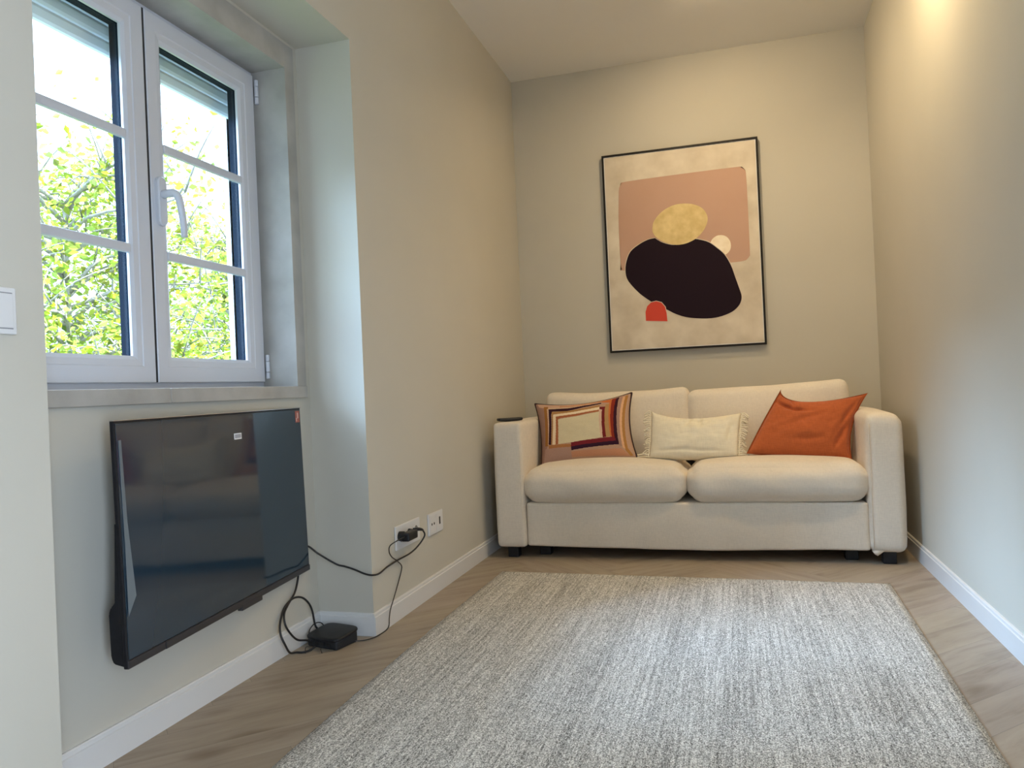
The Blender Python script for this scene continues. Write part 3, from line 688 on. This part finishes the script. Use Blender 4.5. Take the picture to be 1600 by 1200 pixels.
def cable(name, pts, r, label, cat='cable', group=None):
    O = Vector(pts[0]); bm = bmesh.new(); tube(bm, [Vector(p)-O for p in pts], r, 8, 8)
    o = obj(name, bm, M_cable, None, True); o.location = O; return tag(o, label, cat, group)
cable('television_cable', [(-.2125,-2.315,.350),(-.2125,-2.270,.338),(-.207,-2.239,.327),(-.180,-2.225,.300),(-.131,-2.190,.256),(-.100,-2.182,.246),(-.066,-2.180,.236),(-.024,-2.180,.221),(.004,-2.176,.216),(.012,-2.138,.213)] + [tuple(p) for p in D['tv_cord'][9:12]] + [(.036,-1.84,.250), (.052,-1.806,.284), (.053,-1.822,.310)], .0034, 'black power cord hanging from the television across the corner to the wall outlet')
cable('adapter_cord', [(.040,-1.968,.312)] + [tuple(p) for p in D['adapter_cord'][1:8]] + [(.02,-2.045,.098),(.024,-2.085,.068),(.028,-2.105,.045),(.036,-2.135,.018),(.020,-2.175,.0045),(.006,-2.220,.0040),(-.020,-2.245,.0045),(-.050,-2.262,.010)], .0021, 'thin black cord running from the plug-in adapter down to the set-top box')
cable('video_cable', [(-.2135,-2.315,.340),(-.2130,-2.310,.280),(-.210,-2.312,.241),(-.205,-2.344,.194),(-.200,-2.397,.165),(-.195,-2.429,.143),(-.185,-2.440,.111),(-.178,-2.420,.075),(-.172,-2.392,.048),(-.166,-2.352,.034),(-.158,-2.335,.026)], .0036, 'black cable hanging straight from the television into the side of the set-top box')
cable('looped_cable', [(-.165,-2.245,.030),(-.180,-2.262,.053),(-.185,-2.272,.109),(-.190,-2.286,.141),(-.195,-2.317,.168),(-.200,-2.357,.178),(-.202,-2.396,.170),(-.202,-2.424,.152),(-.194,-2.456,.119),(-.184,-2.470,.088),(-.172,-2.466,.055),(-.182,-2.425,.016),(-.178,-2.392,.006),(-.158,-2.385,.005),(-.141,-2.366,.007),(-.132,-2.350,.014)], .0036, 'black cable looping upward behind the set-top box and down to the floor')
cable('short_cable', [(-.178,-2.300,.010),(-.186,-2.296,.045),(-.184,-2.262,.062),(-.172,-2.238,.058),(-.160,-2.232,.036)], .0020, 'thin short black wire arching over the back corner of the set-top box')
# loose wire ends
for a, lab in (([(-.140,-2.350,.014),(-.150,-2.378,.020),(-.145,-2.392,.004)], 'short loose wire end curling onto the floor, left of the set-top box'),
               ([(-.105,-2.352,.012),(-.098,-2.372,.014),(-.090,-2.380,.0035)], 'tiny loose wire tip on the floor in front of the set-top box')):
    cable('wire_end', a, .0013, lab, 'wire')

# set-top box
box = thing('set_top_box', 'small black set-top box lying on the floor in the corner under the television', 'box', (-.106, -2.278, 0), math.radians(-13))
bm = softbox(.150, .128, .012, .0055, 14, (0,0,.002))
for v in bm.verts:                       # rounded square lid
    x, y = v.co.x/.075, v.co.y/.064; l = (abs(x)**5+abs(y)**5)**.2
    m_ = max(abs(x), abs(y))
    if l > 1e-6: v.co.x *= m_/l; v.co.y *= m_/l
    v.co.z += .040 + v.co.y*.10
obj('lid', bm, M_black, box, True)
bm = softbox(.132, .108, .036, .006, 8)
for v in bm.verts: v.co.z += .0185; v.co.z += (v.co.y*.10 if v.co.z > .02 else 0)
obj('body', bm, mat('matt_black_plastic', (.012,.014,.018), .6), box, True)
bm = bmesh.new()
for x in (-.045, -.02, .005, .03): bx(bm, x-.007, x+.007, -.0572, -.054, .012, .022)
obj('port', bm, M_sheetback, box)

# ---------------------------------------------------------------- rug
def build_rug():
    bm = bmesh.new(); nx, ny = 60, 90; th = .009
    C = [(.222,-3.62),(1.775,-3.62),(1.833,-1.262),(.186,-1.218)]
    top = []; bot = []
    for j in range(ny+1):
        v = j/ny; rt, rb = [], []
        for i in range(nx+1):
            u = i/nx
            x = (C[0][0]*(1-u)+C[1][0]*u)*(1-v)+(C[3][0]*(1-u)+C[2][0]*u)*v
            y = (C[0][1]*(1-u)+C[1][1]*u)*(1-v)+(C[3][1]*(1-u)+C[2][1]*u)*v
            x -= .018*math.sin(v*math.pi)*(1-u)       # left edge bows outwards slightly
            if i in (0, nx): x += .0022*noise.noise(Vector((i, v*130, 0)))
            if j in (0, ny): y += .004*noise.noise(Vector((u*90, j, 3)))
            e = 1 if 0 < i < nx and 0 < j < ny else 0
            z = th if e else th*.55
            z += .0006*noise.noise(Vector((x*6, y*6, 0)))*e
            rt.append(bm.verts.new((x, y, z))); rb.append(bm.verts.new((x, y, .0003)))
        top.append(rt); bot.append(rb)
    for j in range(ny):
        for i in range(nx):
            f = bm.faces.new((top[j][i], top[j][i+1], top[j+1][i+1], top[j+1][i])); f.smooth = True
    for j in range(ny):
        for i in (0, nx): bm.faces.new((top[j][i], top[j+1][i], bot[j+1][i], bot[j][i]))
    for i in range(nx):
        for j in (0, ny): bm.faces.new((top[j][i], top[j][i+1], bot[j][i+1], bot[j][i]))
    for j in range(ny):
        for i in range(nx):
            if i in (0,nx-1) or j in (0,ny-1): pass
    loop = [bot[0][i] for i in range(nx+1)] + [bot[j][nx] for j in range(1, ny+1)] + [bot[ny][i] for i in range(nx-1, -1, -1)] + [bot[j][0] for j in range(ny-1, 0, -1)]
    used = [v for row in bot for v in row if not v.link_edges]
    for v in used: bm.verts.remove(v)
    bm.faces.new(loop)
    o = obj('rug', bm, M_rug)
    return tag(o, 'flat woven heathered grey rug lying on the oak floor in front of the sofa', 'rug')
build_rug()

# ---------------------------------------------------------------- trees outside
def leafmat(name, c, tr):
    m = bpy.data.materials.new(name); m.use_nodes = True; nt = m.node_tree; nt.nodes.clear()
    o = nt.nodes.new('ShaderNodeOutputMaterial'); d = nt.nodes.new('ShaderNodeBsdfDiffuse'); t = nt.nodes.new('ShaderNodeBsdfTranslucent'); mx = nt.nodes.new('ShaderNodeMixShader')
    at = nt.nodes.new('ShaderNodeVertexColor'); at.layer_name = 'tint'
    mm = nt.nodes.new('ShaderNodeMixRGB'); mm.blend_type = 'MULTIPLY'; mm.inputs[0].default_value = 1; mm.inputs[2].default_value = (*c, 1)
    mt = nt.nodes.new('ShaderNodeMixRGB'); mt.blend_type = 'MULTIPLY'; mt.inputs[0].default_value = 1; mt.inputs[2].default_value = (*tr, 1)
    nt.links.new(at.outputs[0], mm.inputs[1]); nt.links.new(at.outputs[0], mt.inputs[1])
    nt.links.new(mm.outputs[0], d.inputs[0]); nt.links.new(mt.outputs[0], t.inputs[0]); mx.inputs[0].default_value = .5
    nt.links.new(d.outputs[0], mx.inputs[1]); nt.links.new(t.outputs[0], mx.inputs[2]); nt.links.new(mx.outputs[0], o.inputs[0]); return m
LEAF_C, LEAF_T = LEAFS
M_leaf = leafmat('spring_leaves', LEAF_C, LEAF_T)
M_bark = noisy('grey_bark', (.22,.21,.20), (.32,.31,.29), 30, rough=.9, bump=.5)
def tree(label, cx, cy, base_z, spread, top_z, nb, nl, seed, lsize=.05, red=0):
    R = random.Random(seed)
    t = thing('tree', label, 'tree', (cx, cy, base_z), group=None)
    O = Vector((cx, cy, base_z))
    bm = bmesh.new(); tube(bm, [(0,0,0),(.05,.05,1.2),(-.03,.08,2.4),(.02,0,3.6),(0,0,top_z-base_z-1.4)], lambda s: .07*(1-s)**1.5+.016, 9, 5)
    tips = []
    for b in range(nb):
        h = R.uniform(.22, .97)**.8; a = R.uniform(0, 2*math.pi)
        z0 = (top_z-base_z-1.2)*h
        ln = spread*R.uniform(.55,1.0)*(1-.35*h); rise = R.uniform(.0,.9)*ln*.6+.1
        if z0+rise+.3 > top_z-base_z: rise = .1
        p0 = Vector((0,0,z0)); p3 = Vector((math.cos(a)*ln, math.sin(a)*ln, z0+rise))
        p1 = p0.lerp(p3,.35)+Vector((R.uniform(-.15,.15),R.uniform(-.15,.15),.12)); p2 = p0.lerp(p3,.7)+Vector((R.uniform(-.15,.15),R.uniform(-.15,.15),.05))
        pts = [p0,p1,p2,p3]; tube(bm, pts, lambda s: .015*(1-s)+.004, 5, 3)
        cp = catmull(pts, 6)
        for c in cp[3:]: tips.append(c)
        for k in range(5):
            q = R.choice(cp[4:]); e = q+Vector((R.uniform(-.45,.45), R.uniform(-.45,.45), R.uniform(-.1,.5)))
            tube(bm, [q, q.lerp(e,.5)+Vector((0,0,.05)), e], lambda s: .007*(1-s)+.003, 4, 2)
            tips += [e, q.lerp(e,.6), q.lerp(e,.35)]
    obj('trunk', bm, M_bark, t, True)
    bm = bmesh.new(); cl = bm.loops.layers.float_color.new('tint')
    for i in range(nl):
        c = R.choice(tips)+Vector((R.gauss(0,.13), R.gauss(0,.13), R.gauss(0,.12)))
        s = lsize*R.uniform(.55,1.25)
        d = Vector((R.uniform(-1,1), R.uniform(-1,1), R.uniform(-.8,.3))).normalized(); n = Vector((R.uniform(-1,1), R.uniform(-1,1), R.uniform(-.3,1))).normalized()
        sdv = d.cross(n)
        if sdv.length < .1: continue
        sdv.normalize(); up = sdv.cross(d)
        a_, b_ = c, c+d*s; l1, l2 = c+d*s*.4+sdv*s*.30+up*s*.10, c+d*s*.4-sdv*s*.30+up*s*.10
        m1, m2 = c+d*s*.75+sdv*s*.17+up*s*.05, c+d*s*.75-sdv*s*.17+up*s*.05
        va, vb, vl, vr, v5, v6 = [bm.verts.new(p) for p in (a_, b_, l1, l2, m1, m2)]
        g = R.uniform(.45,1.5); isr = R.random() < red
        col = (g*1.9, g*.55, g*1.6, 1) if isr else (g*R.uniform(.85,1.2), g, g*R.uniform(.6,2.2), 1)
        for q in ((va, vl, v5, vb), (va, vb, v6, vr)):
            f = bm.faces.new(q)
            for l in f.loops: l[cl] = col
    me_o = obj('foliage', bm, M_leaf, t)
    return t
TREES = [
 ('leafy green tree outside, seen through the left-hand pane of the window', -4.0, .45, -3.6, 1.7, 3.9, 130, 20000, 22, .066),
 ('leafy green tree outside, seen through the right-hand pane of the window', -3.9, 2.6, -3.6, 1.5, 3.7, 120, 19000, 21, .066),
]
for a in TREES: tree(*a)
bm = bmesh.new(); bx(bm, -30, XO-1.2, -16, 22, -3.9, -3.6); obj('ground', bm, noisy('garden_grass', (.05,.09,.02), (.12,.16,.05), 3, rough=.95, bump=.3), kind='structure')

# ---------------------------------------------------------------- camera
fw = Vector((math.sin(CYAW)*math.cos(CPIT), math.cos(CYAW)*math.cos(CPIT), math.sin(CPIT)))
r0 = Vector((math.cos(CYAW), -math.sin(CYAW), 0)); u0 = r0.cross(fw)
rr = r0*math.cos(CROL)+u0*math.sin(CROL); uu = -r0*math.sin(CROL)+u0*math.cos(CROL)
cd = bpy.data.cameras.new('camera'); cam = bpy.data.objects.new('camera', cd); COL.objects.link(cam)
cd.sensor_width = 36; cd.lens = CF/1600*36; cd.clip_start = .05; cd.clip_end = 200
cam.matrix_world = Matrix(((rr.x, uu.x, -fw.x, CX), (rr.y, uu.y, -fw.y, -CD), (rr.z, uu.z, -fw.z, CH), (0,0,0,1)))
SC.camera = cam

# ---------------------------------------------------------------- light
wd = bpy.data.worlds.new('sky'); SC.world = wd; wd.use_nodes = True
bg = wd.node_tree.nodes['Background']; bg.inputs['Color'].default_value = (*SKY_C, 1); wn = wd.node_tree
tcw = wn.nodes.new('ShaderNodeTexCoord'); sep = wn.nodes.new('ShaderNodeSeparateXYZ'); mr = wn.nodes.new('ShaderNodeMapRange')
mr.interpolation_type = 'SMOOTHSTEP'
for k, v in zip(('From Min','From Max','To Min','To Max'), SKY_R): mr.inputs[k].default_value = v
wn.links.new(tcw.outputs['Generated'], sep.inputs[0]); wn.links.new(sep.outputs['Z'], mr.inputs['Value']); wn.links.new(mr.outputs[0], bg.inputs['Strength'])
def lamp(name, typ, loc, energy, color=(1,1,1), rot=(0,0,0), **kw):
    d = bpy.data.lights.new(name, typ); d.energy = energy; d.color = color
    for k, v in kw.items(): setattr(d, k, v)
    o = bpy.data.objects.new(name, d); COL.objects.link(o); o.location = loc; o.rotation_euler = rot; return o
s = lamp('sun', 'SUN', (6,6,9), SUN_E, (1,.95,.85), angle=.01); s.rotation_euler = (Vector((-.55,-.28,-.78))).to_track_quat('-Z','Y').to_euler()
s = lamp('bright_sky_patch', 'SUN', (-6,-6,9), PATCH_E, PATCH_C, angle=math.radians(PATCH_A)); s.rotation_euler = Vector(PATCH_D).to_track_quat('-Z','Y').to_euler()
p = lamp('window_portal', 'AREA', (XO-.08, -2.8, 1.46), 1, rot=(0, math.radians(-90), 0), shape='RECTANGLE', size=1.2, size_y=1.15); p.data.cycles.is_portal = True
p = lamp('door_portal', 'AREA', (W+.25, (DY0+DY1)/2, DZ/2), 1, rot=(0, math.radians(90), 0), shape='RECTANGLE', size=2.2, size_y=1.3); p.data.cycles.is_portal = True
WARM = (1, .75, .43)
for (x, y, e, sp, ax_, ay_) in SPOTS:
    lamp('ceiling_downlight', 'AREA', (x, y, H-.01), e, WARM, rot=(math.radians(ax_), math.radians(ay_), 0), shape='DISK', size=.10, spread=math.radians(sp))
lamp('door_fill', 'AREA', (W+.5, (DY0+DY1)/2, .85), DOOR_E, DOOR_C, rot=(0, math.radians(90), 0), shape='RECTANGLE', size=1.5, size_y=1.3)  # added fill outside the door to brighten the near room, no real fixture

SC.view_settings.view_transform = 'Standard'; SC.view_settings.look = 'None'; SC.view_settings.exposure = EXPO; SC.view_settings.gamma = 1
SC.cycles.max_bounces = 10; SC.cycles.diffuse_bounces = 7; SC.cycles.transparent_max_bounces = 12
SC.cycles.sample_clamp_indirect = 6
SC.cycles.use_denoising = True
